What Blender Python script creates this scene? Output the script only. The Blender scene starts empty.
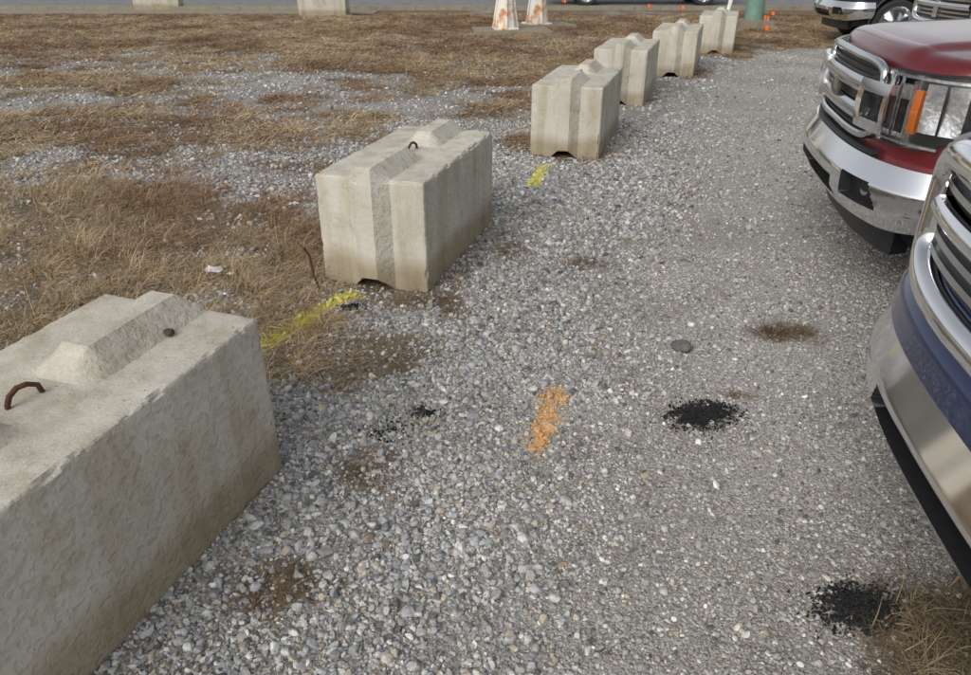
import bpy, bmesh, math, random
import numpy as np
from mathutils import Vector, noise as mn
random.seed(5); rng=np.random.default_rng(7)
S=bpy.context.scene
S.view_settings.view_transform='Standard'
try: S.view_settings.look='None'
except Exception: pass
S.view_settings.exposure=0
# ---------------------------------------------------------------- noise
def _h(i,j,s):
    n=(i.astype(np.int64)*374761393+j.astype(np.int64)*668265263+s*1442695041)&0xffffffff
    n=((n^(n>>13))*1274126177)&0xffffffff
    return ((n^(n>>16))&0xffff)/65535.0
def vn(x,y,s=0):
    xi=np.floor(x);yi=np.floor(y);fx=x-xi;fy=y-yi
    fx=fx*fx*(3-2*fx);fy=fy*fy*(3-2*fy)
    a=_h(xi,yi,s);b=_h(xi+1,yi,s);c=_h(xi,yi+1,s);d=_h(xi+1,yi+1,s)
    return (a*(1-fx)+b*fx)*(1-fy)+(c*(1-fx)+d*fx)*fy
def fbm(x,y,sc,s=0,o=4):
    t=0;amp=1;n=0
    for k in range(o):
        t=t+amp*vn(x*sc*2**k+13.7*k,y*sc*2**k+7.1*k,s+k);n+=amp;amp*=.55
    return t/n
def sst(e0,e1,v):
    t=np.clip((v-e0)/(e1-e0),0,1);return t*t*(3-2*t)
# ---------------------------------------------------------------- node helpers
def mat(name):
    m=bpy.data.materials.new(name);m.use_nodes=True
    nt=m.node_tree;b=nt.nodes['Principled BSDF'];return m,nt,b
def N(nt,t,**k):
    n=nt.nodes.new(t)
    for a,v in k.items():
        if a in n.bl_rna.properties: setattr(n,a,v)
        else: n.inputs[a].default_value=v
    return n
def L(nt,a,b): nt.links.new(a,b)
def ramp(nt,fac,stops):
    r=nt.nodes.new('ShaderNodeValToRGB');cr=r.color_ramp
    while len(cr.elements)<len(stops): cr.elements.new(.5)
    for e,(p,c) in zip(cr.elements,stops):
        e.position=p;e.color=(*c,1) if len(c)==3 else c
    L(nt,fac,r.inputs['Fac']);return r.outputs['Color']
def mix(nt,f,a,b,mode='MIX'):
    m=nt.nodes.new('ShaderNodeMix');m.data_type='RGBA';m.blend_type=mode
    if isinstance(f,(int,float)): m.inputs[0].default_value=f
    else: L(nt,f,m.inputs[0])
    for s,i in ((a,6),(b,7)):
        if isinstance(s,tuple): m.inputs[i].default_value=(*s,1)
        else: L(nt,s,m.inputs[i])
    return m.outputs[2]
def math_(nt,op,a,b=0.0):
    m=nt.nodes.new('ShaderNodeMath');m.operation=op
    for s,i in ((a,0),(b,1)):
        if isinstance(s,(int,float)): m.inputs[i].default_value=s
        else: L(nt,s,m.inputs[i])
    return m.outputs[0]
def bump(nt,h,dist,b,strength=1.0,prev=None):
    n=N(nt,'ShaderNodeBump');n.inputs['Strength'].default_value=strength;n.inputs['Distance'].default_value=dist
    L(nt,h,n.inputs['Height'])
    if prev is not None: L(nt,prev,n.inputs['Normal'])
    if b is not None: L(nt,n.outputs[0],b.inputs['Normal'])
    return n.outputs[0]
def simple(name,col,rough=.5,metal=0,coat=0,noise_amt=0.0,nscale=20,bmp=0):
    m,nt,b=mat(name);b.inputs['Base Color'].default_value=(*col,1)
    b.inputs['Roughness'].default_value=rough;b.inputs['Metallic'].default_value=metal
    b.inputs['Coat Weight'].default_value=coat;b.inputs['Coat Roughness'].default_value=.04
    if noise_amt or bmp:
        tc=N(nt,'ShaderNodeTexCoord');no=N(nt,'ShaderNodeTexNoise');no.inputs['Scale'].default_value=nscale;no.inputs['Detail'].default_value=6
        L(nt,tc.outputs['Object'],no.inputs['Vector'])
        if noise_amt:
            d=tuple(c*(1-noise_amt) for c in col);l=tuple(min(1,c*(1+noise_amt)) for c in col)
            L(nt,ramp(nt,no.outputs['Fac'],[(.3,d),(.7,l)]),b.inputs['Base Color'])
        if bmp: bump(nt,no.outputs['Fac'],bmp,b)
    return m
# ---------------------------------------------------------------- materials
def concrete(name,c1,c2):
    m,nt,b=mat(name);tc=N(nt,'ShaderNodeTexCoord');o=tc.outputs['Object']
    oi=N(nt,'ShaderNodeObjectInfo');va=N(nt,'ShaderNodeVectorMath');va.operation='ADD';L(nt,o,va.inputs[0])
    cv=N(nt,'ShaderNodeCombineXYZ');L(nt,math_(nt,'MULTIPLY',oi.outputs['Random'],20.0),cv.inputs[0]);L(nt,cv.outputs[0],va.inputs[1]);orr=va.outputs[0]
    n1=N(nt,'ShaderNodeTexNoise');n1.inputs['Scale'].default_value=2.6;n1.inputs['Detail'].default_value=9;n1.inputs['Roughness'].default_value=.6;L(nt,orr,n1.inputs['Vector'])
    n2=N(nt,'ShaderNodeTexNoise');n2.inputs['Scale'].default_value=120;n2.inputs['Detail'].default_value=4;L(nt,o,n2.inputs['Vector'])
    n3=N(nt,'ShaderNodeTexNoise');n3.inputs['Scale'].default_value=42;n3.inputs['Detail'].default_value=2;L(nt,o,n3.inputs['Vector'])
    v=N(nt,'ShaderNodeTexVoronoi');v.inputs['Scale'].default_value=36;L(nt,orr,v.inputs['Vector'])
    col=ramp(nt,n1.outputs['Fac'],[(.3,c1),(.7,c2)])
    col=mix(nt,1.0,col,ramp(nt,n2.outputs['Fac'],[(.3,(.88,.875,.865)),(.65,(1.03,1.03,1.03))]),'MULTIPLY')
    pk=ramp(nt,n3.outputs['Fac'],[(.36,(0,0,0)),(.52,(1,1,1))])
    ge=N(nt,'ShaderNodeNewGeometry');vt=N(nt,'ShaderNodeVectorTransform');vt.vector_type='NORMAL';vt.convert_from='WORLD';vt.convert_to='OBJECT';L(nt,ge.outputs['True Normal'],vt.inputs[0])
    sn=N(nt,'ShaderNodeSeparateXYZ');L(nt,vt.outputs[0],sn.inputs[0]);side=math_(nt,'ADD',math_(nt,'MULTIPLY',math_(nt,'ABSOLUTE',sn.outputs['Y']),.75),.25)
    sc=N(nt,'ShaderNodeSeparateColor');L(nt,v.outputs['Color'],sc.inputs[0])
    pitr=math_(nt,'ADD',v.outputs['Distance'],math_(nt,'MULTIPLY',sc.outputs[0],.35))
    pits=ramp(nt,pitr,[(.09,(0,0,0)),(.15,(1,1,1))])
    col=mix(nt,1.0,col,mix(nt,pits,(.62,.60,.55),(1,1,1)),'MULTIPLY')
    sp=N(nt,'ShaderNodeSeparateXYZ');L(nt,o,sp.inputs[0])
    zz=math_(nt,'ADD',sp.outputs['Z'],math_(nt,'MULTIPLY',n1.outputs['Fac'],-.24))
    col=mix(nt,1.0,col,ramp(nt,zz,[(0.0,(.68,.62,.52)),(.09,(1,1,1))]),'MULTIPLY')
    mp=N(nt,'ShaderNodeMapping');mp.inputs['Scale'].default_value=(7,7,.8);L(nt,orr,mp.inputs[0])
    n4=N(nt,'ShaderNodeTexNoise');n4.inputs['Scale'].default_value=1.6;n4.inputs['Detail'].default_value=5;L(nt,mp.outputs[0],n4.inputs['Vector'])
    col=mix(nt,1.0,col,ramp(nt,n4.outputs['Fac'],[(.36,(.84,.81,.75)),(.54,(1,1,1))]),'MULTIPLY')
    n5=N(nt,'ShaderNodeTexNoise');n5.inputs['Scale'].default_value=7;n5.inputs['Detail'].default_value=9;n5.inputs['Roughness'].default_value=.74;L(nt,orr,n5.inputs['Vector'])
    col=mix(nt,1.0,col,ramp(nt,n5.outputs['Fac'],[(.32,(.74,.70,.63)),(.44,(.98,.97,.95)),(.60,(1,1,1)),(.74,(1.12,1.12,1.1))]),'MULTIPLY')
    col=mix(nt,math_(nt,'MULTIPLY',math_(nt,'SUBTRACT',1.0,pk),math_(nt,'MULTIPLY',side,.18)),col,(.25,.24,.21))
    L(nt,col,b.inputs['Base Color']);b.inputs['Roughness'].default_value=.92;b.inputs['Specular IOR Level'].default_value=.25
    hh=math_(nt,'MULTIPLY',pk,side)
    b1=bump(nt,hh,.004,None,.65);b2=bump(nt,n2.outputs['Fac'],.002,None,.8,b1);b3=bump(nt,n5.outputs['Fac'],.008,None,.4,b2);bump(nt,pits,.003,b,.8,b3)
    return m
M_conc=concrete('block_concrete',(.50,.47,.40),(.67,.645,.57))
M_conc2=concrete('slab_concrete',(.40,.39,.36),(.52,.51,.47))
M_chrome=simple('chrome',(.84,.84,.86),.09,1,0,.05,3)
M_chromed=simple('chrome_satin',(.62,.63,.65),.2,1,0,.08,5)
M_black=simple('black_plastic',(.018,.018,.02),.45,0,0,.2,60,.0005)
M_tyre=simple('tyre_rubber',(.025,.025,.027),.8,0,0,.2,30,.001)
M_rust=simple('rusty_steel',(.10,.045,.025),.8,.2,0,.4,60,.001)
M_glass=simple('dark_glass',(.02,.025,.03),.04,0,1)
M_amber=simple('amber_lens',(.90,.24,.03),.15,0,1)
M_redlens=simple('red_lens',(.4,.01,.01),.15,0,1)
M_whitep=simple('white_plastic',(.75,.75,.73),.5,0,0,.1,10)
M_refl=simple('lamp_reflector',(.82,.83,.85),.24,.75,.5,.3,45,.003)
def carpaint(name,c,met=.3):
    m,nt,b=mat(name);tc=N(nt,'ShaderNodeTexCoord')
    no=N(nt,'ShaderNodeTexNoise');no.inputs['Scale'].default_value=900;L(nt,tc.outputs['Object'],no.inputs['Vector'])
    n2=N(nt,'ShaderNodeTexNoise');n2.inputs['Scale'].default_value=4;n2.inputs['Detail'].default_value=8;L(nt,tc.outputs['Object'],n2.inputs['Vector'])
    col=ramp(nt,no.outputs['Fac'],[(.3,tuple(x*.7 for x in c)),(.7,tuple(min(1,x*1.3) for x in c))])
    col=mix(nt,math_(nt,'MULTIPLY',n2.outputs['Fac'],.03),col,(.25,.23,.2))
    L(nt,col,b.inputs['Base Color']);b.inputs['Metallic'].default_value=met;b.inputs['Roughness'].default_value=.4
    b.inputs['Coat Weight'].default_value=1;b.inputs['Coat Roughness'].default_value=.03;b.inputs['Coat IOR'].default_value=1.4
    return m
M_red=carpaint('maroon_paint',(.135,.003,.008));M_blue=carpaint('navy_paint',(.003,.015,.07),.05)
M_dark=carpaint('black_paint',(.012,.012,.015));M_silver=carpaint('slate_paint',(.05,.07,.12))
M_lens=bpy.data.materials.new('clear_lens');M_lens.use_nodes=True;nt=M_lens.node_tree;nt.nodes.remove(nt.nodes['Principled BSDF'])
tr=N(nt,'ShaderNodeBsdfTransparent');gl=N(nt,'ShaderNodeBsdfGlossy');gl.inputs['Roughness'].default_value=.03
lw=N(nt,'ShaderNodeFresnel');lw.inputs['IOR'].default_value=1.45;mx=N(nt,'ShaderNodeMixShader')
L(nt,lw.outputs[0],mx.inputs[0]);L(nt,tr.outputs[0],mx.inputs[1]);L(nt,gl.outputs[0],mx.inputs[2]);L(nt,mx.outputs[0],nt.nodes['Material Output'].inputs[0])
def inst_mat(name,rough,noise=True,geo=None):
    m,nt,b=mat(name);a=N(nt,'ShaderNodeAttribute');a.attribute_type='INSTANCER';a.attribute_name='col'
    c=a.outputs['Color']
    if noise:
        tc=N(nt,'ShaderNodeTexCoord');no=N(nt,'ShaderNodeTexNoise');no.inputs['Scale'].default_value=1.8;no.inputs['Detail'].default_value=3
        L(nt,tc.outputs['Object'],no.inputs['Vector'])
        c=mix(nt,1.0,c,ramp(nt,no.outputs['Fac'],[(.3,(.74,.72,.70)),(.7,(1.15,1.15,1.15))]),'MULTIPLY')
    if geo:
        g=N(nt,'ShaderNodeAttribute');g.attribute_name=geo;c=mix(nt,1.0,c,g.outputs['Color'],'MULTIPLY')
    L(nt,c,b.inputs['Base Color']);b.inputs['Roughness'].default_value=rough
    b.inputs['Specular IOR Level'].default_value=.2
    return m
M_stone=inst_mat('stone',.88);M_blade=inst_mat('dry_blade',.8,False,'bl')
# ---------------------------------------------------------------- mesh helpers
def link(o,parent=None):
    S.collection.objects.link(o)
    if parent: o.parent=parent
    return o
def mesh_obj(name,verts,faces,mats,parent=None,smooth=True,ang=35,mi=None,linkit=True):
    me=bpy.data.meshes.new(name);me.from_pydata([tuple(map(float,v)) for v in verts],[],[tuple(map(int,f)) for f in faces]);me.update()
    for m in (mats if isinstance(mats,(list,tuple)) else [mats]): me.materials.append(m)
    if mi is not None: me.polygons.foreach_set('material_index',np.array(mi,dtype=np.int32))
    if smooth:
        me.polygons.foreach_set('use_smooth',np.ones(len(me.polygons),dtype=bool))
        try: me.set_sharp_from_angle(angle=math.radians(ang))
        except Exception: pass
    o=bpy.data.objects.new(name,me)
    if linkit: link(o,parent)
    return o
def fixn(o):
    bm=bmesh.new();bm.from_mesh(o.data);bmesh.ops.remove_doubles(bm,verts=bm.verts,dist=1e-5);bmesh.ops.recalc_face_normals(bm,faces=bm.faces);bm.to_mesh(o.data);bm.free();return o
def empty(name,loc=(0,0,0),rz=0):
    e=bpy.data.objects.new(name,None);e.location=loc;e.rotation_euler=(0,0,rz);e.empty_display_size=.2;S.collection.objects.link(e);return e
def gridfaces(n,m,base=0):
    f=[]
    for i in range(n-1):
        for j in range(m-1):
            a=base+i*m+j;f.append((a,a+1,a+m+1,a+m))
    return f
def tube(name,pts,r,m,parent=None,seg=8,radii=None,cap=True):
    pts=[Vector(p) for p in pts];V=[];F=[]
    up=Vector((0,0,1));prev=None
    for i,p in enumerate(pts):
        t=(pts[min(i+1,len(pts)-1)]-pts[max(i-1,0)]).normalized()
        if prev is None:
            a=t.cross(up)
            if a.length<.1: a=t.cross(Vector((1,0,0)))
            a.normalize()
        else:
            a=(prev-t*prev.dot(t)).normalized()
        prev=a;b=t.cross(a);rr=radii[i] if radii else r
        for k in range(seg):
            an=2*math.pi*k/seg;V.append(p+a*math.cos(an)*rr+b*math.sin(an)*rr)
    for i in range(len(pts)-1):
        for k in range(seg):
            F.append((i*seg+k,i*seg+(k+1)%seg,(i+1)*seg+(k+1)%seg,(i+1)*seg+k))
    if cap: F.append(tuple(range(seg))[::-1]);F.append(tuple((len(pts)-1)*seg+k for k in range(seg)))
    return mesh_obj(name,V,F,m,parent)
def box(name,c,s,m,parent=None,bev=.01,rz=0):
    bm=bmesh.new();bmesh.ops.create_cube(bm,size=1)
    for v in bm.verts: v.co=Vector((v.co.x*s[0],v.co.y*s[1],v.co.z*s[2]))
    if bev: bmesh.ops.bevel(bm,geom=bm.edges[:],offset=bev,segments=2,affect='EDGES')
    me=bpy.data.meshes.new(name);bm.to_mesh(me);bm.free();me.materials.append(m)
    o=bpy.data.objects.new(name,me);o.location=c;o.rotation_euler=(0,0,rz);return link(o,parent)
# ---------------------------------------------------------------- ground fields
def gheight(x,y):
    h=.030*(fbm(x,y,.9,3,3)-.5)+.012*(fbm(x,y,5,9,2)-.5)
    return h*(1-sst(17,20,y))
BL=[(-.725,2.10,18,1),(-.309,3.583,17,-1),(.977,6.34,17,-1),(1.82,8.75,18,-1),(2.90,10.77,18,-1),(4.17,13.19,18,-1)]
blocks=[]
for (x,y,ang,side) in BL:
    a=math.radians(ang);d=(math.sin(a),math.cos(a));n=(-math.cos(a),math.sin(a))
    sg=-1 if side==1 else 1
    blocks.append((x+sg*.61*d[0]+.305*n[0],y+sg*.61*d[1]+.305*n[1],ang))
def blob(x,y,cx,cy,rx,ry,s=1.0): return s*np.exp(-(((x-cx)/rx)**2+((y-cy)/ry)**2)**1.5)
def gmask(x,y):
    w=fbm(x,y,1.3,21,4)-.5;wx=x+w*1.3;wy=y+(fbm(x,y,1.1,31,4)-.5)*1.5
    g=0*x
    for z in [(-2.8,4.1,2.2,1.3,1.35),(-6.5,4.3,2.8,1.6,1.3),(-3.2,7.5,2.4,.8,1.1),(-7.5,7.4,2.8,.9,1.05),(-5.2,10.0,1.9,.6,.7),(-1.2,9.8,1.3,.6,.7)]:
        g=np.maximum(g,blob(wx,wy,*z))
    for z in [(-.98,3.1,.32,.55,1.0),(-.62,2.86,.32,.26,.9),(-.43,2.1,.15,.13,.62),(-.64,1.55,.19,.14,.80),(1.41,3.1,.20,.11,.62),(1.36,1.33,.26,.19,1.3),(1.03,2.55,.12,.06,.48),(.675,4.02,.2,.10,.38),(-.37,2.32,.12,.10,.5),(-.2,3.45,.10,.25,.65),(-1.15,3.8,.3,.5,1.15),(.2,4.3,.10,.35,.5)]:
        g=np.maximum(g,blob(x+w*.35,y+w*.3,*z))
    for (bx,by,_) in blocks[1:]:
        g=np.maximum(g,blob(x+w*.3,y+w*.3,bx-.1,by,.55,.95,.85))
    far=sst(11.5,15.0,y+w*5)*.95
    lf=sst(-.6,-1.6,x-(y-5.5)*.15)*sst(4.5,5.5,y)*.38
    mid=sst(7.2,9.0,y)*sst(-4.2,-1.6,x+w*3)*sst(.3,-.5,x-(y-6.3)*.42+.1+w)*.68
    g=np.maximum(g,np.maximum(np.maximum(far,mid),lf))
    band=sst(-.1,.1,(x-(1.3+(y-6.3)*.46)))*sst(15.5,13.5,y)
    g=g*(1-.75*band*sst(8,9,y))
    p=fbm(x,y,2.3,55,5);q=fbm(x,y,.55,57,3)
    g=g*(1-.5*sst(5.0,6.5,y)*sst(.48,.38,q))
    return np.clip(g*(.15+1.8*p)-.02+ (p>.64)*g*.2,0,1)
def seg(x,y,a,b,w):
    ax,ay=a;bx,by=b;t=np.clip(((x-ax)*(bx-ax)+(y-ay)*(by-ay))/((bx-ax)**2+(by-ay)**2),0,1)
    d=np.hypot(x-ax-t*(bx-ax),y-ay-t*(by-ay))
    return np.clip(1.35-d/w,0,1)
def paint(x,y):
    n=sst(.35,.68,fbm(x,y,30,77,3))
    o=seg(x,y,(.29,2.61),(.19,2.23),.058)
    yl=np.maximum(seg(x,y,(-1.05,2.97),(-.74,3.55),.07),seg(x,y,(.37,5.58),(.50,6.15),.055))
    return np.clip(o*1.15-n*.55,0,1),np.clip(yl*1.3-n*.45,0,1)
OR=np.array([.78,.42,.12]);YE=np.array([.72,.66,.08])
# ---------------------------------------------------------------- ground sheet
def axis(lo,hi,st,far):
    c=list(np.arange(lo,hi+1e-6,st));s=st;v=hi;up=[]
    while v<far: s*=1.18;v+=s;up.append(v)
    s=st;v=lo;dn=[]
    while v>-far: s*=1.18;v-=s;dn.append(v)
    return np.array(dn[::-1]+c+up)
ax=axis(-4.5,3.5,.04,400);ay=axis(.4,7.5,.04,400)
ax=np.unique(np.concatenate([ax,np.arange(-12,12,.15)]));ay=np.unique(np.concatenate([ay,np.arange(7.5,22,.12)]))
X,Y=np.meshgrid(ax,ay,indexing='ij');Z=gheight(X,Y)
n,m=X.shape
V=np.stack([X,Y,Z],-1).reshape(-1,3)
me=bpy.data.meshes.new('ground')
idx=np.arange(n*m).reshape(n,m)
Fq=np.stack([idx[:-1,:-1],idx[1:,:-1],idx[1:,1:],idx[:-1,1:]],-1).reshape(-1,4)
me.from_pydata(V.tolist(),[],Fq.tolist());me.update()
me.polygons.foreach_set('use_smooth',np.ones(len(me.polygons),dtype=bool))
xf,yf=V[:,0],V[:,1];g=gmask(xf,yf);o_,y_=paint(xf,yf)
def finef(x,y): return sst(-.05,.9,x-.33*(y-2.2)+(fbm(x,y,1.2,90)-.5)*.8)
fine=finef(xf,yf)
a=me.attributes.new('mask','FLOAT_COLOR','POINT');a.data.foreach_set('color',np.stack([g,fine,o_,np.ones_like(g)],-1).astype(np.float32).ravel())
pc=np.where((o_>y_)[:,None],OR,YE);pa=np.maximum(o_,y_)
a=me.attributes.new('paint','FLOAT_COLOR','POINT');a.data.foreach_set('color',np.concatenate([pc,np.ones((len(pc),1))],1).astype(np.float32).ravel())
a=me.attributes.new('pamt','FLOAT','POINT');a.data.foreach_set('value',pa.astype(np.float32))
G=bpy.data.objects.new('ground',me);link(G)
m_,nt,b=mat('ground_gravel_soil');tc=N(nt,'ShaderNodeTexCoord');o=tc.outputs['Object']
at=N(nt,'ShaderNodeAttribute');at.attribute_name='mask';sp=N(nt,'ShaderNodeSeparateColor');L(nt,at.outputs['Color'],sp.inputs[0])
v1=N(nt,'ShaderNodeTexVoronoi');v1.inputs['Scale'].default_value=70;L(nt,o,v1.inputs['Vector'])
v2=N(nt,'ShaderNodeTexVoronoi');v2.inputs['Scale'].default_value=190;L(nt,o,v2.inputs['Vector'])
s1=N(nt,'ShaderNodeSeparateColor');L(nt,v1.outputs['Color'],s1.inputs[0]);s2=N(nt,'ShaderNodeSeparateColor');L(nt,v2.outputs['Color'],s2.inputs[0])
stops=[(0,(.20,.195,.19)),(.3,(.33,.325,.32)),(.55,(.41,.405,.39)),(.8,(.45,.42,.37)),(1,(.62,.61,.59))]
c1=ramp(nt,s1.outputs[0],stops);c2=ramp(nt,s2.outputs[1],[(0,(.20,.19,.175)),(.5,(.37,.355,.33)),(1,(.55,.54,.52))])
big=N(nt,'ShaderNodeTexNoise');big.inputs['Scale'].default_value=1.1;big.inputs['Detail'].default_value=8;L(nt,o,big.inputs['Vector'])
dk=ramp(nt,v1.outputs['Distance'],[(.35,(1,1,1)),(.75,(.5,.48,.46))])
c1=mix(nt,1.0,c1,dk,'MULTIPLY')
gc=mix(nt,math_(nt,'ADD',math_(nt,'MULTIPLY',sp.outputs[1],.6),.4),c1,c2)
gc=mix(nt,1.0,gc,ramp(nt,big.outputs['Fac'],[(.35,(.84,.81,.77)),(.65,(1.1,1.09,1.07))]),'MULTIPLY')
tn=N(nt,'ShaderNodeTexNoise');tn.inputs['Scale'].default_value=26;tn.inputs['Detail'].default_value=8;tn.inputs['Roughness'].default_value=.7;L(nt,o,tn.inputs['Vector'])
th=ramp(nt,tn.outputs['Fac'],[(.3,(.07,.052,.038)),(.5,(.18,.14,.095)),(.72,(.36,.29,.20))])
gf=math_(nt,'ADD',sp.outputs[0],math_(nt,'MULTIPLY',math_(nt,'SUBTRACT',tn.outputs['Fac'],.5),1.6))
gfr=ramp(nt,gf,[(.25,(0,0,0)),(.6,(1,1,1))])
col=mix(nt,gfr,gc,th)
pa_=N(nt,'ShaderNodeAttribute');pa_.attribute_name='pamt';pp=N(nt,'ShaderNodeAttribute');pp.attribute_name='paint'
col=mix(nt,math_(nt,'MULTIPLY',pa_.outputs['Fac'],.55),col,pp.outputs['Color'])
L(nt,col,b.inputs['Base Color']);b.inputs['Roughness'].default_value=.95;b.inputs['Specular IOR Level'].default_value=.2
b1=bump(nt,v1.outputs['Distance'],-.006,None,.7);b2=bump(nt,v2.outputs['Distance'],-.003,None,.8,b1);bump(nt,tn.outputs['Fac'],.01,b,.5,b2)
me.materials.append(m_)
# ---------------------------------------------------------------- scatter engine
def scatter(name,P,R,Sc,I,C,coll):
    me=bpy.data.meshes.new(name);me.vertices.add(len(P));me.vertices.foreach_set('co',np.asarray(P,dtype=np.float32).ravel())
    for nm,ty,dat,key in (('rot','FLOAT_VECTOR',R,'vector'),('scl','FLOAT_VECTOR',Sc,'vector'),('idx','INT',I,'value')):
        a=me.attributes.new(nm,ty,'POINT');a.data.foreach_set(key,np.asarray(dat,dtype=np.int32 if ty=='INT' else np.float32).ravel())
    a=me.attributes.new('col','FLOAT_COLOR','POINT');a.data.foreach_set('color',np.concatenate([C,np.ones((len(C),1))],1).astype(np.float32).ravel())
    o=bpy.data.objects.new(name,me);link(o)
    ng=bpy.data.node_groups.new('scatter_'+name,'GeometryNodeTree')
    ng.interface.new_socket('Geometry',in_out='INPUT',socket_type='NodeSocketGeometry');ng.interface.new_socket('Geometry',in_out='OUTPUT',socket_type='NodeSocketGeometry')
    gi=ng.nodes.new('NodeGroupInput');go=ng.nodes.new('NodeGroupOutput');ci=ng.nodes.new('GeometryNodeCollectionInfo')
    ci.inputs['Collection'].default_value=coll;ci.inputs['Separate Children'].default_value=True;ci.inputs['Reset Children'].default_value=True
    ip=ng.nodes.new('GeometryNodeInstanceOnPoints');ip.inputs['Pick Instance'].default_value=True
    def na(nm,ty):
        q=ng.nodes.new('GeometryNodeInputNamedAttribute');q.data_type=ty;q.inputs['Name'].default_value=nm
        return [x for x in q.outputs if x.enabled and x.name=='Attribute'][0]
    ng.links.new(gi.outputs[0],ip.inputs['Points']);ng.links.new(ci.outputs[0],ip.inputs['Instance'])
    ng.links.new(na('idx','INT'),ip.inputs['Instance Index']);ng.links.new(na('rot','FLOAT_VECTOR'),ip.inputs['Rotation']);ng.links.new(na('scl','FLOAT_VECTOR'),ip.inputs['Scale'])
    ng.links.new(ip.outputs[0],go.inputs[0])
    md=o.modifiers.new('scatter','NODES');md.node_group=ng
    return o
C_st=bpy.data.collections.new('stone_shapes');C_gr=bpy.data.collections.new('grass_shapes')
for k in range(12):
    bm=bmesh.new();bmesh.ops.create_icosphere(bm,subdivisions=2,radius=1)
    off=Vector((k*7.3,k*3.1,k*1.7));sx=random.uniform(.7,1.35);sy=random.uniform(.65,1.05);sz=random.uniform(.45,.8)
    planes=[(Vector((random.gauss(0,1),random.gauss(0,1),random.gauss(0,1))).normalized(),random.uniform(.45,.8)) for _ in range(6 if k%4==0 else 11)]
    for v in bm.verts:
        c=v.co.copy();c*=1+.3*mn.noise(c*.9+off)
        for pn,pd in planes:
            d=c.dot(pn)
            if d>pd: c-=pn*(d-pd)*.97
        v.co=Vector((c.x*sx,c.y*sy,c.z*sz))*1.15
    me=bpy.data.meshes.new('stone_%02d'%k);bm.to_mesh(me);bm.free();me.materials.append(M_stone)
    me.polygons.foreach_set('use_smooth',np.ones(len(me.polygons),dtype=bool))
    try: me.set_sharp_from_angle(angle=math.radians(26))
    except Exception: pass
    C_st.objects.link(bpy.data.objects.new('stone_%02d'%k,me))
def tuft(k,nb,length,width,spread,lift):
    V=[];F=[];C=[]
    for i in range(nb):
        th=random.uniform(0,2*math.pi);r=spread*math.sqrt(random.random());bx,by=r*math.cos(th),r*math.sin(th)
        d=random.uniform(0,2*math.pi);l=length*random.uniform(.4,1.2);el=math.radians(random.uniform(*lift))
        w=width*random.uniform(.6,1.3);px,py=-math.sin(d),math.cos(d);x,y,z=bx,by,.002
        c=random.uniform(.45,1.4);tint=(c*random.uniform(.95,1.05),c*random.uniform(.92,1.02),c*random.uniform(.8,1.05))
        b0=len(V);ns=3
        for s in range(ns+1):
            ww=w*(1-.85*s/ns)
            V+= [(x-px*ww/2,y-py*ww/2,z),(x+px*ww/2,y+py*ww/2,z+ww*.3)];C+=[tint,tint]
            st=l/ns;x+=math.cos(d)*math.cos(el)*st;y+=math.sin(d)*math.cos(el)*st;z=max(.002,z+math.sin(el)*st)
            el-=math.radians(random.uniform(8,36));d+=random.uniform(-.3,.3)
        for s in range(ns): F.append((b0+2*s,b0+2*s+1,b0+2*s+3,b0+2*s+2))
    o=mesh_obj('tuft_%02d'%k,V,F,M_blade,None,True,80,linkit=False)
    a=o.data.attributes.new('bl','FLOAT_COLOR','POINT');a.data.foreach_set('color',np.concatenate([np.array(C),np.ones((len(C),1))],1).astype(np.float32).ravel())
    C_gr.objects.link(o)
for k in range(4): tuft(k,44,.10,.0028,.08,(0,35))
for k in range(4,6): tuft(k,30,.17,.0026,.04,(15,75))
for k in range(6,9): tuft(k,44,.13,.006,.17,(2,35))
for k in range(9,11): tuft(k,5,.06,.0025,.05,(0,12))
# stones
pal=np.array([[.40,.40,.395],[.48,.48,.475],[.29,.29,.295],[.38,.395,.41],[.62,.62,.60],[.15,.15,.155],[.47,.42,.34],[.28,.22,.17],[.72,.72,.69],[.52,.50,.46]])
pw=np.array([.21,.19,.13,.10,.10,.07,.08,.025,.04,.06]);pw/=pw.sum()
def stones(N_,xr,yr,wedge,rm,dens):
    x=rng.uniform(*xr,N_);y=rng.uniform(*yr,N_)
    k=(np.abs(x)<wedge*y+1.2)&(x<2.2+.5*y)
    x,y=x[k],y[k];g=gmask(x,y)
    fi=finef(x,y);nn=fbm(x,y,1.7,101,4)
    keep=rng.random(len(x))<np.clip(1-g*1.0,.15,1)*(dens*(1-.35*fi*sst(.4,.6,nn)))
    x,y,g,fi,nn=x[keep],y[keep],g[keep],fi[keep],nn[keep];n=len(x)
    r=rm*np.exp(rng.normal(0,.42,n))*(1-.36*fi);r=np.clip(r,.002,.024)
    z=gheight(x,y)+r*.2
    ci=rng.choice(len(pal),n,p=pw);c=pal[ci]*rng.uniform(.8,1.2,(n,1))
    tan=np.array([1.03,.985,.92]);c=c*(1-fi[:,None]*.5)+c*tan*fi[:,None]*.5
    c*= (.84+.32*nn)[:,None]
    o_,y_=paint(x,y)
    for am,colr in ((o_,OR),(y_,YE)):
        kk=(np.where(rng.random(n)<am*1.1,rng.uniform(.45,1.0,n),0))[:,None];c=c*(1-kk)+colr*kk
    return np.stack([x,y,z],1),r,c
A=[stones(200000,(-3.6,3.3),(.6,4.2),.72,.0071,.85),stones(150000,(-6,5),(4.2,8.0),.72,.0092,.65),stones(70000,(-10,8),(8.0,14.5),.72,.013,.5)]
A.append(stones(900,(-4,3.5),(.6,7),.72,.0150,.9))
A.append(stones(90000,(-2.4,2.4),(.6,3.0),.72,.0038,.95))
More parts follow.
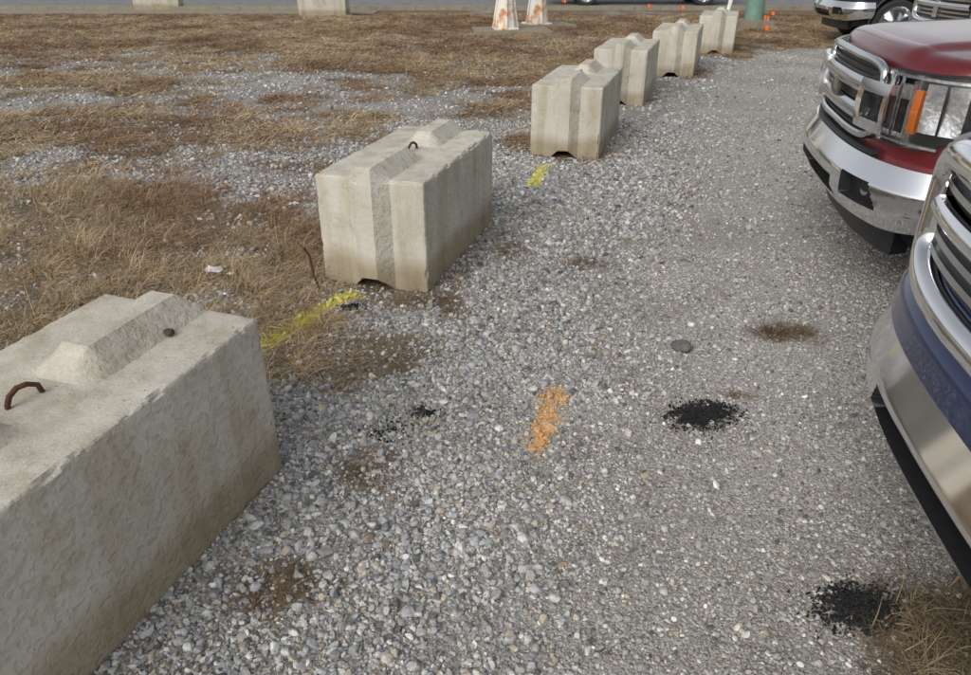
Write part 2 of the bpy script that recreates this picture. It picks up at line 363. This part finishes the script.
P=np.concatenate([q[0] for q in A]);r=np.concatenate([q[1] for q in A]);c=np.concatenate([q[2] for q in A])
def outside(P,pad=0.0):
    k=np.ones(len(P),bool)
    for bx,by,ang in blocks:
        a=math.radians(ang);dx=P[:,0]-bx;dy=P[:,1]-by
        u=dx*math.sin(a)+dy*math.cos(a);w=-dx*math.cos(a)+dy*math.sin(a)
        k&=~((np.abs(u)<.61+pad)&(np.abs(w)<.305+pad))
    return k
k=outside(P);P,r,c=P[k],r[k],c[k];n=len(P)
Rr=np.stack([rng.normal(0,.5,n),rng.normal(0,.5,n),rng.uniform(0,6.28,n)],1)
scatter('gravel',P,Rr,np.repeat(r[:,None],3,1),rng.integers(0,12,n),c,C_st)
def pile(x,y,rx,ry,h,nn,col=.02):
    u=rng.normal(0,.45,nn);v=rng.normal(0,.45,nn);d=np.hypot(u,v)
    hz=h*np.clip(1-d**1.5,0,1)*rng.random(nn)**.4
    px=x+u*rx*1.15+v*rx*.3+.25*rx*(fbm(u,v,2.5,int(x*50)%97,2)-.5);py=y+v*ry*1.15+.5*ry*(fbm(v,u,2.5,7,2)-.5)
    r=rng.uniform(.002,.0055,nn)
    return np.stack([px,py,gheight(px,py)+hz+.005],1),r,np.full((nn,3),col)*rng.uniform(.5,2.2,(nn,1))
for (x,y,rx,ry,h,nn) in [(.861,2.42,.12,.085,.014,2600),(1.052,1.465,.11,.075,.014,2200),(-.243,2.45,.045,.04,.010,320),(-.70,3.40,.06,.04,.010,280),(-.37,2.32,.10,.06,.004,160)]:
    P,r,c=pile(x,y,rx,ry,h,nn);n=len(P)
    scatter('asphalt_patch_pile',P,rng.uniform(0,6,(n,3)),np.repeat(r[:,None],3,1),rng.integers(0,12,n),c,C_st)
# dry grass
def grass(N_,xr,yr,thr,base,kinds,sc):
    x=rng.uniform(*xr,N_);y=rng.uniform(*yr,N_);k=(np.abs(x)<.72*y+1.5);x,y=x[k],y[k];g=gmask(x,y)
    cl=fbm(x,y,3.2,201,3)
    keep=(rng.random(len(x))<sst(thr,thr+.42,g)*(.3+1.2*sst(.35,.62,cl)));x,y,g,cl=x[keep],y[keep],g[keep],cl[keep];n=len(x)
    s=sc*rng.uniform(.6,1.25,n)*(.6+.8*cl)
    s*=1-.42*sst(-.75,-.45,x)*(y<5)*(1-sst(1.0,1.2,x)*(y<1.9))
    t=sst(.35,.65,fbm(x,y,.9,303,3))[:,None]
    lane=(sst(-.75,-.4,x)*(y<5))[:,None]
    c=np.array([.46,.36,.235])*(1-t)+np.array([.30,.20,.125])*t;c=c*(1-lane*.45)*rng.uniform(.6,1.35,(n,1))*base
    o_,y_=paint(x,y);kk=(np.where(y_>.15,rng.uniform(.3,.95,n),0))[:,None];c=c*(1-kk)+YE*kk
    s=np.where(y_>.15,s*.6,s)
    return np.stack([x,y,gheight(x,y)],1),s,rng.choice(kinds,n),c
A=[grass(19000,(-5,3),(.8,5.8),.22,1.0,[0,1,2,3,0,1,4,5],1.05),grass(19000,(-9,4.5),(5.8,13),.22,1.05,[0,1,2,3,6],1.2),grass(28000,(-17,17),(12.0,21.2),.2,1.1,[6,7,8],1.05)]
n=1700;x=rng.uniform(-2.5,3.5,n);y=rng.uniform(.9,9,n);A.append((np.stack([x,y,gheight(x,y)+.006],1),rng.uniform(.5,1.2,n),rng.integers(9,11,n),np.array([[.30,.19,.11]])*rng.uniform(.3,1.3,(n,1))))
P=np.concatenate([q[0] for q in A]);s=np.concatenate([q[1] for q in A]);I=np.concatenate([q[2] for q in A]);c=np.concatenate([q[3] for q in A])
k=outside(P,.02);P,s,I,c=P[k],s[k],I[k],c[k];n=len(P)
R_=np.stack([rng.normal(0,.08,n),rng.normal(0,.08,n),rng.uniform(0,6.28,n)],1)
scatter('dry_grass',P,R_,np.repeat(s[:,None],3,1),I,c,C_gr)
# ---------------------------------------------------------------- concrete blocks
def lines(h,extra,st):
    base=set(round(v,4) for v in extra)|{round(h,4),round(-h,4),round(h-.006,4),round(-h+.006,4),round(h-.016,4),round(-h+.016,4)}
    keys=sorted(base);out=[]
    for a,b in zip(keys[:-1],keys[1:]):
        k=max(1,int(round((b-a)/st)));out+=[a+(b-a)*i/k for i in range(k)]
    return np.array(out+[keys[-1]])
def make_block(cx,cy,ang,seed,Ls=1.22,name='concrete_block',st=.02):
    hx,hy,H=Ls/2,.305,.61
    xs=lines(hx,[.10,-.10,.19,-.19],st);ys=lines(hy,[.12,-.12,.045,-.045],st);zs=lines(H/2,[],st)+H/2
    bm=bmesh.new()
    def face(A,B,fn):
        g=[[bm.verts.new(fn(a,b)) for b in B] for a in A]
        for i in range(len(A)-1):
            for j in range(len(B)-1): bm.faces.new((g[i][j],g[i+1][j],g[i+1][j+1],g[i][j+1]))
    face(xs,ys,lambda a,b:(a,b,H));face(xs,ys,lambda a,b:(a,b,0))
    face(xs,zs,lambda a,b:(a,-hy,b));face(xs,zs,lambda a,b:(a,hy,b))
    face(ys,zs,lambda a,b:(-hx,a,b));face(ys,zs,lambda a,b:(hx,a,b))
    bmesh.ops.remove_doubles(bm,verts=bm.verts,dist=1e-4);bmesh.ops.recalc_face_normals(bm,faces=bm.faces)
    off=Vector((seed*11.3,seed*5.7,seed*2.9));r=.013
    for v in bm.verts:
        x,y,z=v.co;o0=v.co.copy()
        q=Vector((max(-hx+r,min(hx-r,x)),max(-hy+r,min(hy-r,y)),max(r,min(H-r,z))))
        d=o0-q;nrm=d.normalized() if d.length>1e-6 else Vector((0,0,1))
        edge=sum(1 for t in d if abs(t)>1e-5)
        p=q+nrm*min(r,d.length) if edge>1 else o0.copy()
        nz=mn.fractal(o0*5+off,1,2,3)
        p+=nrm*(.0024*nz+.0008*mn.noise(o0*40+off))
        if edge>1:
            e=mn.noise(o0*14+off*1.3)+.4*mn.noise(o0*45+off)
            if e>.15: p-=nrm*min(.014,(e-.15)*.035)
        rd=min(1,max(0,(.12-abs(y))/.075))
        gate=min(1,max(0,(abs(x)-.10)/.09))
        if z>H-1e-4: p.z+=.070*rd*gate
        if x<-hx+.14: p.x-=.065*rd*min(1,max(0,(-hx+.14-x)/.14))
        if x>hx-.15: p.x-=.05*rd*min(1,max(0,(x-hx+.15)/.15))
        if z<.14: p.z+=.075*rd*(1-z/.14)
        v.co=p
    me=bpy.data.meshes.new('body');bm.to_mesh(me);bm.free();me.materials.append(M_conc)
    me.polygons.foreach_set('use_smooth',np.ones(len(me.polygons),dtype=bool));me.set_sharp_from_angle(angle=math.radians(26))
    e=empty(name,(cx,cy,-.012),math.radians(90-ang))
    link(bpy.data.objects.new('body',me),e)
    pts=[(-.045,.01,.60),(-.045,.008,.62),(-.035,.004,.642),(-.012,0,.655),(.015,-.004,.652),(.04,-.008,.636),(.048,-.01,.60)]
    tube('lifting_loop',pts,.0075,M_rust,e)
    return e
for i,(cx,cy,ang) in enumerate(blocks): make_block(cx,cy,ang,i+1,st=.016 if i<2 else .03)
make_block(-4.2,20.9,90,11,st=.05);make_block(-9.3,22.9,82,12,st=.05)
def rock(x,y,z,r,col,seed,name='rock'):
    bm=bmesh.new();bmesh.ops.create_icosphere(bm,subdivisions=3,radius=r)
    for v in bm.verts:
        c=v.co.copy();v.co=c*(1+.35*mn.noise(c/r*.8+Vector((seed,seed,0)))+.08*mn.noise(c/r*4));v.co.z*=.7
    me=bpy.data.meshes.new(name);bm.to_mesh(me);bm.free();me.polygons.foreach_set('use_smooth',np.ones(len(me.polygons),dtype=bool))
    me.materials.append(simple('rock_mat%d'%seed,col,.9,0,0,.4,30,.004));o=bpy.data.objects.new(name,me);o.location=(x,y,z);link(o)
rock(-.96,1.97,.612,.015,(.06,.045,.035),3);rock(.90,2.96,.015,.042,(.13,.13,.125),8);rock(-.02,4.9,.0,.03,(.2,.19,.18),5)
tube('rusty_rod',[(-.90,3.64,-.01),(-.915,3.60,.10),(-.93,3.62,.20),(-.95,3.60,.25),(-.945,3.57,.262)],.006,M_rust)
def sheetlet(name,x,y,s,m,seed):
    V=[];
    for i in range(6):
        for j in range(5):
            u,v=(i/5-.5)*s,(j/4-.5)*s*.7;V.append((x+u+random.uniform(-.1,.1)*s,y+v+random.uniform(-.1,.1)*s,.035+.3*s*abs(mn.noise(Vector((u*30,v*30,seed))))*1.5))
    mesh_obj(name,V,gridfaces(6,5),m)
M_leaf=simple('leaf_brown',(.20,.085,.035),.7,0,0,.3,40);M_lit=simple('paper_white',(.78,.78,.80),.6,0,0,.05,10)
sheetlet('paper_litter',-1.52,3.82,.10,M_lit,1);sheetlet('paper_litter',-1.35,5.0,.07,M_lit,2);sheetlet('paper_litter',-1.42,3.75,.045,M_lit,3)
sheetlet('fallen_leaf',-1.95,5.35,.11,M_leaf,4);sheetlet('fallen_leaf',-2.0,5.25,.09,M_leaf,5);sheetlet('fallen_leaf',-1.2,2.9,.05,M_leaf,6)
# ---------------------------------------------------------------- pickup builder
def pickup(name,loc,rz,paint_m,style,H0=1.19):
    E=empty(name,(loc[0],loc[1],0),rz)
    hw,D,nn_,Lg=1.0,.5,2.6,5.7
    ph=np.linspace(0,math.pi/2,260);ty=hw*np.sin(ph)**(2/nn_);tx=-D*(1-np.cos(ph)**(2/nn_))
    tx=np.append(tx,-Lg);ty=np.append(ty,hw)
    s=np.concatenate([[0],np.cumsum(np.hypot(np.diff(tx),np.diff(ty)))]);a1=s[-2];aE=s[-1]
    def P2(a):
        b=np.abs(a);return np.interp(b,s,tx),np.interp(b,s,ty)*np.sign(a)
    def F(a,off,z,sb=0):
        a=np.asarray(a,float);e=.012
        x0,y0=P2(a-e);x1,y1=P2(a+e);x,y=P2(a);dx,dy=x1-x0,y1-y0;l=np.hypot(dx,dy)+1e-9
        return np.stack([x+dy/l*off-sb,y-dx/l*off,np.broadcast_to(z,x.shape)+0*x],-1)
    def ztop(x,y):
        z=H0+.085*np.clip(-x/1.25,0,1)-.05*(np.abs(y)/.9)**3
        return z+.022*sst(.60,.50,np.abs(y))*sst(-.14,-.34,x)*(x>-1.4)
    def slab(nm,aa,zl,zh,off0,off,m,nv=6,hole=None,hd=.06,m2=None,sb=0):
        n=len(aa);zl=np.broadcast_to(zl,(n,));zh=np.broadcast_to(zh,(n,));rows=[];mk=[]
        v=np.linspace(0,1,nv)
        for t in v:
            z=zl+(zh-zl)*t;oo=off(aa,t)+0*aa if callable(off) else off+0*aa
            h=hole(aa,z) if hole is not None else np.zeros(n,bool)
            oo=np.where(h,oo-hd,oo);rows.append(F(aa,oo,z,sb));mk.append(h)
        rows=[F(aa,off0+0*aa,zl,sb)]+rows+[F(aa,off0+0*aa,zh,sb)];mk=[mk[0]*False]+mk+[mk[0]*False]
        Vv=np.stack(rows,0);R=nv+2;mk=np.stack(mk,0)
        Fc=gridfaces(R,n);mi=[]
        for i in range(R-1):
            for j in range(n-1): mi.append(1 if (mk[i,j] or mk[i+1,j] or mk[i,j+1] or mk[i+1,j+1]) else 0)
        for e_ in (0,n-1): Fc.append(tuple(i*n+e_ for i in range(R)));mi.append(0)
        for j in range(n-1): Fc.append((j,(R-1)*n+j,(R-1)*n+j+1,j+1));mi.append(0)
        o=mesh_obj(nm,Vv.reshape(-1,3),Fc,[m,m2 or M_black],E,True,32,mi)
        bm=bmesh.new();bm.from_mesh(o.data);bmesh.ops.recalc_face_normals(bm,faces=bm.faces);bm.to_mesh(o.data);bm.free()
        return o
    aa=np.unique(np.concatenate([np.linspace(0,a1+.05,46),np.linspace(a1+.05,aE,110)]));aa=np.concatenate([-aa[::-1],aa[1:]])
    B0=-.09;rows=[]
    Rg=F(aa,B0-.13,1.0);zt=ztop(Rg[:,0],Rg[:,1])
    for z_ in (.50,.54,.58,.66,.74,.82): rows.append(F(aa,B0+.012*math.sin((z_-.42)*4),z_))
    for t in (.25,.5,.75,1): rows.append(F(aa,B0+.008-.03*t*t,.82+(zt-.085-.82)*t))
    for k in range(1,7):
        an=k/6*math.pi/2;rows.append(F(aa,B0-.022-.108*(1-math.cos(an)),zt-.085+.085*math.sin(an)))
    Vv=np.stack(rows,0);R=len(rows);n=len(aa);Fc=[]
    wx=[-1.0,-4.55]
    for i in range(R-1):
        for j in range(n-1):
            c=(Vv[i,j]+Vv[i+1,j+1])/2
            if abs(c[1])>.7 and any((c[0]-w)**2+(c[2]-.42)**2<.47**2 for w in wx): continue
            a=i*n+j;Fc.append((a,a+1,a+n+1,a+n))
    fixn(mesh_obj('body_panels',Vv.reshape(-1,3),Fc,paint_m,E,True,40))
    hk=[j for j in range(n) if abs(aa[j])<=a1+.02];top=Vv[-1][hk];hr=[]
    for t in np.linspace(0,1,26):
        x=top[:,0]*(1-t)+(-1.28)*t;y=top[:,1];hr.append(np.stack([x,y,ztop(x,y)],-1))
    hr=np.stack(hr,0);hr[0]=top
    fixn(mesh_obj('hood',hr.reshape(-1,3),gridfaces(26,len(hk)),paint_m,E,True,50))
    box('underbody',(-2.9,0,.46),(5.2,1.5,.22),M_black,E,.03);box('engine_bay',(-.95,0,.78),(.9,1.35,.6),M_black,E,.03)
    zb=1.2
    q=dict(a=(-1.15,.86,zb),b=(-3.4,.86,zb),c=(-3.15,.68,1.93),d=(-1.95,.68,1.93))
    Vc=[q['a'],q['b'],q['c'],q['d']]+[(x,-y,z) for x,y,z in (q['a'],q['b'],q['c'],q['d'])]
    o=mesh_obj('cab',Vc,[(0,1,2,3),(7,6,5,4),(0,3,7,4),(1,5,6,2),(3,2,6,7),(0,4,5,1)],paint_m,E,False);fixn(o)
    bv=o.modifiers.new('b','BEVEL');bv.width=.05;bv.segments=3
    def pane(nm,quad,u0,u1,v0,v1):
        A,B_,C_,D_=[Vector(t) for t in quad];nr=(B_-A).cross(D_-A).normalized()
        ctr=Vector((-2.4,0,1.5))
        if nr.dot(A-ctr)<0: nr=-nr
        pp=[]
        for u,v in ((u0,v0),(u1,v0),(u1,v1),(u0,v1)): pp.append((A*(1-u)+B_*u)*(1-v)+(D_*(1-u)+C_*u)*v+nr*.006)
        mesh_obj(nm,pp,[(0,1,2,3)],M_glass,E,False)
    mm=lambda t:(t[0],-t[1],t[2])
    for f_ in (lambda t:t,mm):
        pane('side_window',(f_(q['a']),f_(q['b']),f_(q['c']),f_(q['d'])),.12,.50,.14,.86);pane('side_window',(f_(q['a']),f_(q['b']),f_(q['c']),f_(q['d'])),.54,.93,.14,.86)
    pane('windshield',(q['a'],mm(q['a']),mm(q['d']),q['d']),.05,.95,.06,.92);pane('rear_window',(q['b'],mm(q['b']),mm(q['c']),q['c']),.1,.9,.3,.88)
    box('bed_cover',(-4.55,0,1.215),(2.25,1.56,.03),M_black,E,.01);box('tailgate',(-5.66,0,.86),(.06,1.8,.70),paint_m,E,.02);box('rear_bumper',(-5.78,0,.55),(.16,1.85,.2),M_chromed,E,.03)
    for sy in (1,-1):
        box('tail_lamp',(-5.69,sy*.84,.98),(.05,.12,.4),M_redlens,E,.015);box('door_mirror',(-1.62,sy*1.08,1.32),(.14,.24,.22),paint_m,E,.05);box('door_handle',(-2.6,sy*.925,1.0),(.16,.03,.03),M_chrome,E,.01)
        for w in wx:
            V=[];ns=40;prof=[(.30,-.12),(.37,-.13),(.40,-.10),(.405,0),(.40,.10),(.37,.13),(.30,.12)]
            for i in range(ns):
                an=2*math.pi*i/ns
                for rr,dy in prof: V.append((w+rr*math.cos(an),sy*.80+dy,.40+rr*math.sin(an)))
            Fw=[]
            for i in range(ns):
                for j in range(6): Fw.append((i*7+j,i*7+j+1,((i+1)%ns)*7+j+1,((i+1)%ns)*7+j))
            fixn(mesh_obj('tyre',V,Fw,M_tyre,E))
            V=[(w,sy*.88,.40)];Fw=[];rings=[(.06,.90),(.08,.87),(.24,.86),(.29,.91),(.305,.91),(.31,.86)]
            for i in range(ns):
                an=2*math.pi*i/ns
                sp_=1 if (i%8)<4 else 0
                for k_,(rr,yy) in enumerate(rings): V.append((w+rr*math.cos(an),sy*(yy-(0 if sp_ or k_ not in (2,) else .05)),.40+rr*math.sin(an)))
            for i in range(ns):
                i2=(i+1)%ns;Fw.append((0,1+i*6,1+i2*6))
                for j in range(5): Fw.append((1+i*6+j,1+i*6+j+1,1+i2*6+j+1,1+i2*6+j))
            fixn(mesh_obj('wheel_rim',V,Fw,M_chromed,E))
            an=np.linspace(-.15,math.pi+.15,24);tube('wheel_arch',[(w+.47*math.cos(t),sy*.915,.42+.47*math.sin(t)) for t in an],.02,M_black,E)
    lin=np.linspace
    if style=='A':
        ab=lin(-1.32,1.32,240)
        def prof(a,t):
            return -.055*max(0,.32-t)/.32+.022*math.sin(min(1,t/.62)*math.pi/2)-.05*max(0,t-.66)/.34
        def hole(a,z):
            b=np.abs(a);return ((b>.50)&(b<.80)&(z>.545)&(z<.655)&(b<.80-(z-.545)*.7))|((b<.36)&(z>.49)&(z<.59))
        zl=.445+.05*sst(.75,1.3,np.abs(ab));zh=.755
        slab('front_bumper',ab,zl,zh,-.10,prof,M_chrome,30,hole,.055)
        slab('bumper_top_pad',lin(-.62,.62,60),.757,.78,-.12,-.04,M_black,3)
        slab('air_dam',lin(-.78,.78,60),.29,.50,-.27,-.17,M_black,4)
        for sg in (1,-1): tube('fog_lamp',[F(np.array([sg*.64]),-.05,.60)[0],F(np.array([sg*.64]),-.035,.60)[0]],.034,M_chromed,E,16)
        slab('grille_mesh',lin(-.53,.53,60),.82,1.14,-.11,-.072,M_black,6)
        for i in range(10): slab('grille_slat',lin(-.53,.53,50),.84+i*.03,.848+i*.03,-.08,-.062,M_black,2)
        for zc,hh in ((.92,.036),(1.045,.036)): slab('grille_bar',lin(-.53,.53,70),zc-hh,zc+hh,-.08,lambda a,t:-.034+.014*math.sin(t*math.pi),M_chromed,7)
        slab('grille_bar_gap',lin(-.50,.50,60),.960,1.006,-.08,-.052,M_black,2)
        for sg in (1,-1):
            slab('grille_bracket',sg*lin(.42,.69,28),.865,1.09,-.08,lambda a,t:-.014+.014*math.sin(t*math.pi),M_chrome,18,
                 lambda a,z:(np.abs(a)>.48)&(np.abs(a)<.65)&(z>.925)&(z<1.032),.040)
        rim=[]
        for t in lin(0,1,90):
            an=t*2*math.pi;ca,sa=math.cos(an),math.sin(an)
            rim.append((.545*math.copysign(abs(ca)**.28,ca),.985+.175*math.copysign(abs(sa)**.35,sa)))
        tube('grille_surround',[F(np.array([p[0]]),-.062,p[1])[0] for p in rim],.020,M_chromed,E,10)
        Vb=[F(np.array([0.]),-.008,.98)[0]]+[F(np.array([.11*math.cos(t)]),-.016,.98+.045*math.sin(t))[0] for t in lin(0,2*math.pi,33)[:-1]]
        mesh_obj('badge',Vb,[(0,1+i,1+(i+1)%32) for i in range(32)],M_dark,E)
        for sg in (1,-1):
            h=sg*lin(.565,1.12,60);b_=np.abs(h)
            zl=.835+.075*sst(.88,1.12,b_);zh=1.150+.012*sst(.7,1.1,b_)
            slab('headlight_housing',h,zl,zh,-.13,-.072,M_black,4)
            slab('headlight_trim',sg*lin(.70,.77,14),.87,1.10,-.075,-.060,M_refl,12,lambda a,z:(np.abs(a)>.71)&(np.abs(a)<.76)&(z>.905)&(z<1.02),.010)
            slab('side_marker',sg*lin(.80,.842,10),.90,1.085,-.075,lambda a,t:-.054+.005*math.sin(t*math.pi),M_amber,6)
            slab('headlight_reflector',sg*lin(.862,1.07,28),.915,1.12,-.075,lambda a,t:-.050-.016*math.sin(t*math.pi)*np.sin((np.abs(a)-.862)/.208*math.pi),M_refl,14)
            slab('headlight_divider',sg*lin(.958,.970,4),.915,1.12,-.075,-.049,M_black,4)
            slab('headlight_led',sg*lin(.58,1.09,46),1.128,1.140,-.075,-.056,M_refl,3)
            slab('headlight_led',sg*lin(.60,.98,40),.846,.857,-.075,-.056,M_refl,3)
            slab('headlight_lens',h,zl+.004,zh-.004,-.070,lambda a,t:-.044+.012*math.sin(t*math.pi),M_lens,8)
    else:
        ab=lin(-1.32,1.32,240)
        def prof(a,t): return -.05*max(0,.35-t)/.35+.02*math.sin(min(1,t/.6)*math.pi/2)-.045*max(0,t-.62)/.38
        def hole(a,z):
            b=np.abs(a);return ((b<.46)&(z>.455)&(z<.545)&(b<.46-(z-.455)*.5))|((b>.68)&(b<.84)&(z>.46)&(z<.54))
        zl=.37+.09*sst(.55,1.3,np.abs(ab))
        slab('front_bumper',ab,zl,.672,-.12,prof,M_chrome,32,hole,.06)
        slab('bumper_cap',ab,.676,.83,-.19,lambda a,t:-.010-.012*t-.13*max(0,t-.5)**1.6/.33,paint_m,18)
        slab('air_dam',lin(-.72,.72,60),.26,.42,-.30,-.20,M_black,4)
        slab('grille_mesh',lin(-.66,.66,60),.87,1.17,-.14,-.072,M_black,6)
        for i in range(6): slab('grille_slat',lin(-.62,.62,50),.895+i*.045,.915+i*.045,-.08,-.055,M_chromed,2)
        slab('grille_cross',lin(-.62,.62,60),.995,1.05,-.08,lambda a,t:-.04+.015*math.sin(t*math.pi),M_chrome,7)
        slab('grille_cross',lin(-.05,.05,8),.88,1.17,-.08,lambda a,t:-.035,M_chrome,5)
        rim=[]
        for t in lin(0,1,90):
            an=t*2*math.pi;ca,sa=math.cos(an),math.sin(an)
            rim.append((.70*math.copysign(abs(ca)**.4,ca),1.00+.185*math.copysign(abs(sa)**.45,sa)))
        rp=[F(np.array([p[0]]),-.060,p[1])[0] for p in rim];tube('grille_surround',rp,.044,M_chrome,E,14)
        for sg in (1,-1):
            h=sg*lin(.76,1.12,40);b_=np.abs(h);zl=.93+.05*sst(.8,1.1,b_);zh=1.165+0*b_
            slab('headlight_housing',h,zl,zh,-.13,-.072,M_black,4)
            slab('headlight_reflector',sg*lin(.79,.97,20),.975,1.14,-.075,-.060,M_refl,8)
            slab('side_marker',sg*lin(1.0,1.07,10),1.0,1.12,-.075,-.058,M_amber,5)
            slab('headlight_lens',h,zl+.004,zh-.004,-.07,lambda a,t:-.044+.012*math.sin(t*math.pi),M_lens,8)
    return E
pickup('pickup_truck',(1.87,4.13),math.radians(169),M_red,'A',1.22)
pickup('pickup_truck',(1.055,1.36),math.radians(172),M_blue,'B',1.22)
pickup('pickup_truck',(5.35,9.6),math.radians(178),M_silver,'B',1.12)
pickup('pickup_truck',(6.3,15.0),math.radians(176),M_dark,'A',1.15)
pickup('pickup_truck',(7.6,25.3),math.radians(0),M_dark,'B',1.15)
# ---------------------------------------------------------------- road, kerb
def plane(name,x0,x1,y0,y1,z,m):
    return mesh_obj(name,[(x0,y0,z),(x1,y0,z),(x1,y1,z),(x0,y1,z)],[(0,1,2,3)],m,None,False)
M_asph=simple('asphalt',(.20,.20,.202),.9,0,0,.2,3,.002);M_yl=simple('road_yellow',(.55,.38,.05),.8,0,0,.2,8)
plane('road',-150,150,22.9,31,.012,M_asph)
plane('road_marking',-150,150,26.9,27.02,.017,M_yl)
box('kerb',(0,22.78,.03),(300,.24,.16),M_conc2,None,.02);box('kerb',(0,31.1,.05),(300,.2,.2),M_conc2,None,.02)
plane('concrete_apron',-60,-3.0,21.3,22.64,.014,M_conc2)
# ---------------------------------------------------------------- street furniture
m,nt,b=mat('flaking_painted_steel');tc=N(nt,'ShaderNodeTexCoord');no=N(nt,'ShaderNodeTexNoise');no.inputs['Scale'].default_value=4;no.inputs['Detail'].default_value=7;no.inputs['Roughness'].default_value=.65
L(nt,tc.outputs['Object'],no.inputs['Vector']);L(nt,ramp(nt,no.outputs['Fac'],[(.39,(.55,.24,.10)),(.45,(.68,.52,.38)),(.51,(.76,.73,.66))]),b.inputs['Base Color']);b.inputs['Roughness'].default_value=.75
M_post=m
def bollard(x,y,rz):
    e=empty('bollard',(x,y,.07),rz);box('base_plate',(0,0,.02),(.52,.52,.04),M_post,e,.01)
    hs=[.04,.12,.35,.62,.78,1.25,1.30];rs=[.23,.225,.19,.15,.125,.115,.09]
    tube('post',[(0,0,h) for h in hs],0,M_post,e,8,rs)
    for a_ in (0,math.pi/2,math.pi,1.5*math.pi):
        tube('rib',[(math.cos(a_)*.26,math.sin(a_)*.26,.04),(math.cos(a_)*.14,math.sin(a_)*.14,.80)],.022,M_post,e,6)
bollard(.42,16.75,.1);bollard(1.15,17.8,.4)
box('concrete_pad',(.55,16.8,.03),(1.6,1.1,.08),M_conc2,None,.015,.1);box('concrete_pad',(1.35,17.95,.03),(1.2,.9,.07),M_conc2,None,.015,.3)
M_flag=simple('flag_orange',(.80,.19,.03),.6)
def flag(x,y,lean):
    e=empty('survey_flag',(x,y,0));tube('wire',[(0,0,-.02),(lean*.5,0,.20),(lean,.01,.38)],.003,M_rust,e,6)
    V=[]
    for i in range(5):
        for j in range(4): V.append((lean+i*.024,.012*math.sin(i*1.7+x*5),.38-j*.024-(i*.006)))
    mesh_obj('flag',V,gridfaces(5,4),M_flag,e)
for x,y,l in [(4.96,14.2,.03),(4.69,19.2,-.04),(6.55,19.2,.05),(3.9,19.4,.02),(6.2,17.3,-.03),(2.0,21.2,.02),(5.6,16.2,.06)]: flag(x,y,l)
M_green=simple('green_painted_metal',(.17,.30,.24),.5,0,0,.12,6)
e=empty('utility_pole',(6.05,18.0,0));tube('shaft',[(0,0,.1),(0,0,7.5)],0,M_green,e,20,[.20,.14]);box('footing',(0,0,.05),(.8,.8,.2),M_conc2,e,.03)
tube('guy_wire_guard',[(5.15,17.2,-.02),(5.45,17.4,1.6),(5.6,17.5,2.4)],.045,M_whitep,None,10)
# ---------------------------------------------------------------- light
W=bpy.data.worlds.new('World');S.world=W;W.use_nodes=True;nt=W.node_tree;bg=nt.nodes['Background']
sk=nt.nodes.new('ShaderNodeTexSky');sk.sky_type='NISHITA';sk.sun_disc=False
EL,AZ=math.radians(38),math.radians(215)
sk.sun_elevation=EL;sk.sun_rotation=AZ;sk.dust_density=3;sk.air_density=1.0;sk.ozone_density=1
hs=nt.nodes.new('ShaderNodeHueSaturation');hs.inputs['Saturation'].default_value=.22
nt.links.new(sk.outputs[0],hs.inputs['Color']);nt.links.new(hs.outputs[0],bg.inputs[0]);bg.inputs[1].default_value=.15
sl=bpy.data.lights.new('sun','SUN');sl.energy=.85;sl.angle=math.radians(45);sl.color=(1,.965,.92);so=bpy.data.objects.new('sun',sl)
d=Vector((math.sin(AZ)*math.cos(EL),math.cos(AZ)*math.cos(EL),math.sin(EL)));so.rotation_euler=d.to_track_quat('Z','Y').to_euler();link(so)
# ---------------------------------------------------------------- camera
cd=bpy.data.cameras.new('camera');cd.sensor_width=36;cd.lens=27.2;cd.clip_end=1000;cd.clip_start=.05
co=bpy.data.objects.new('camera',cd);co.location=(0,0,1.65);co.rotation_euler=(math.radians(90-28.2),0,0);link(co);S.camera=co
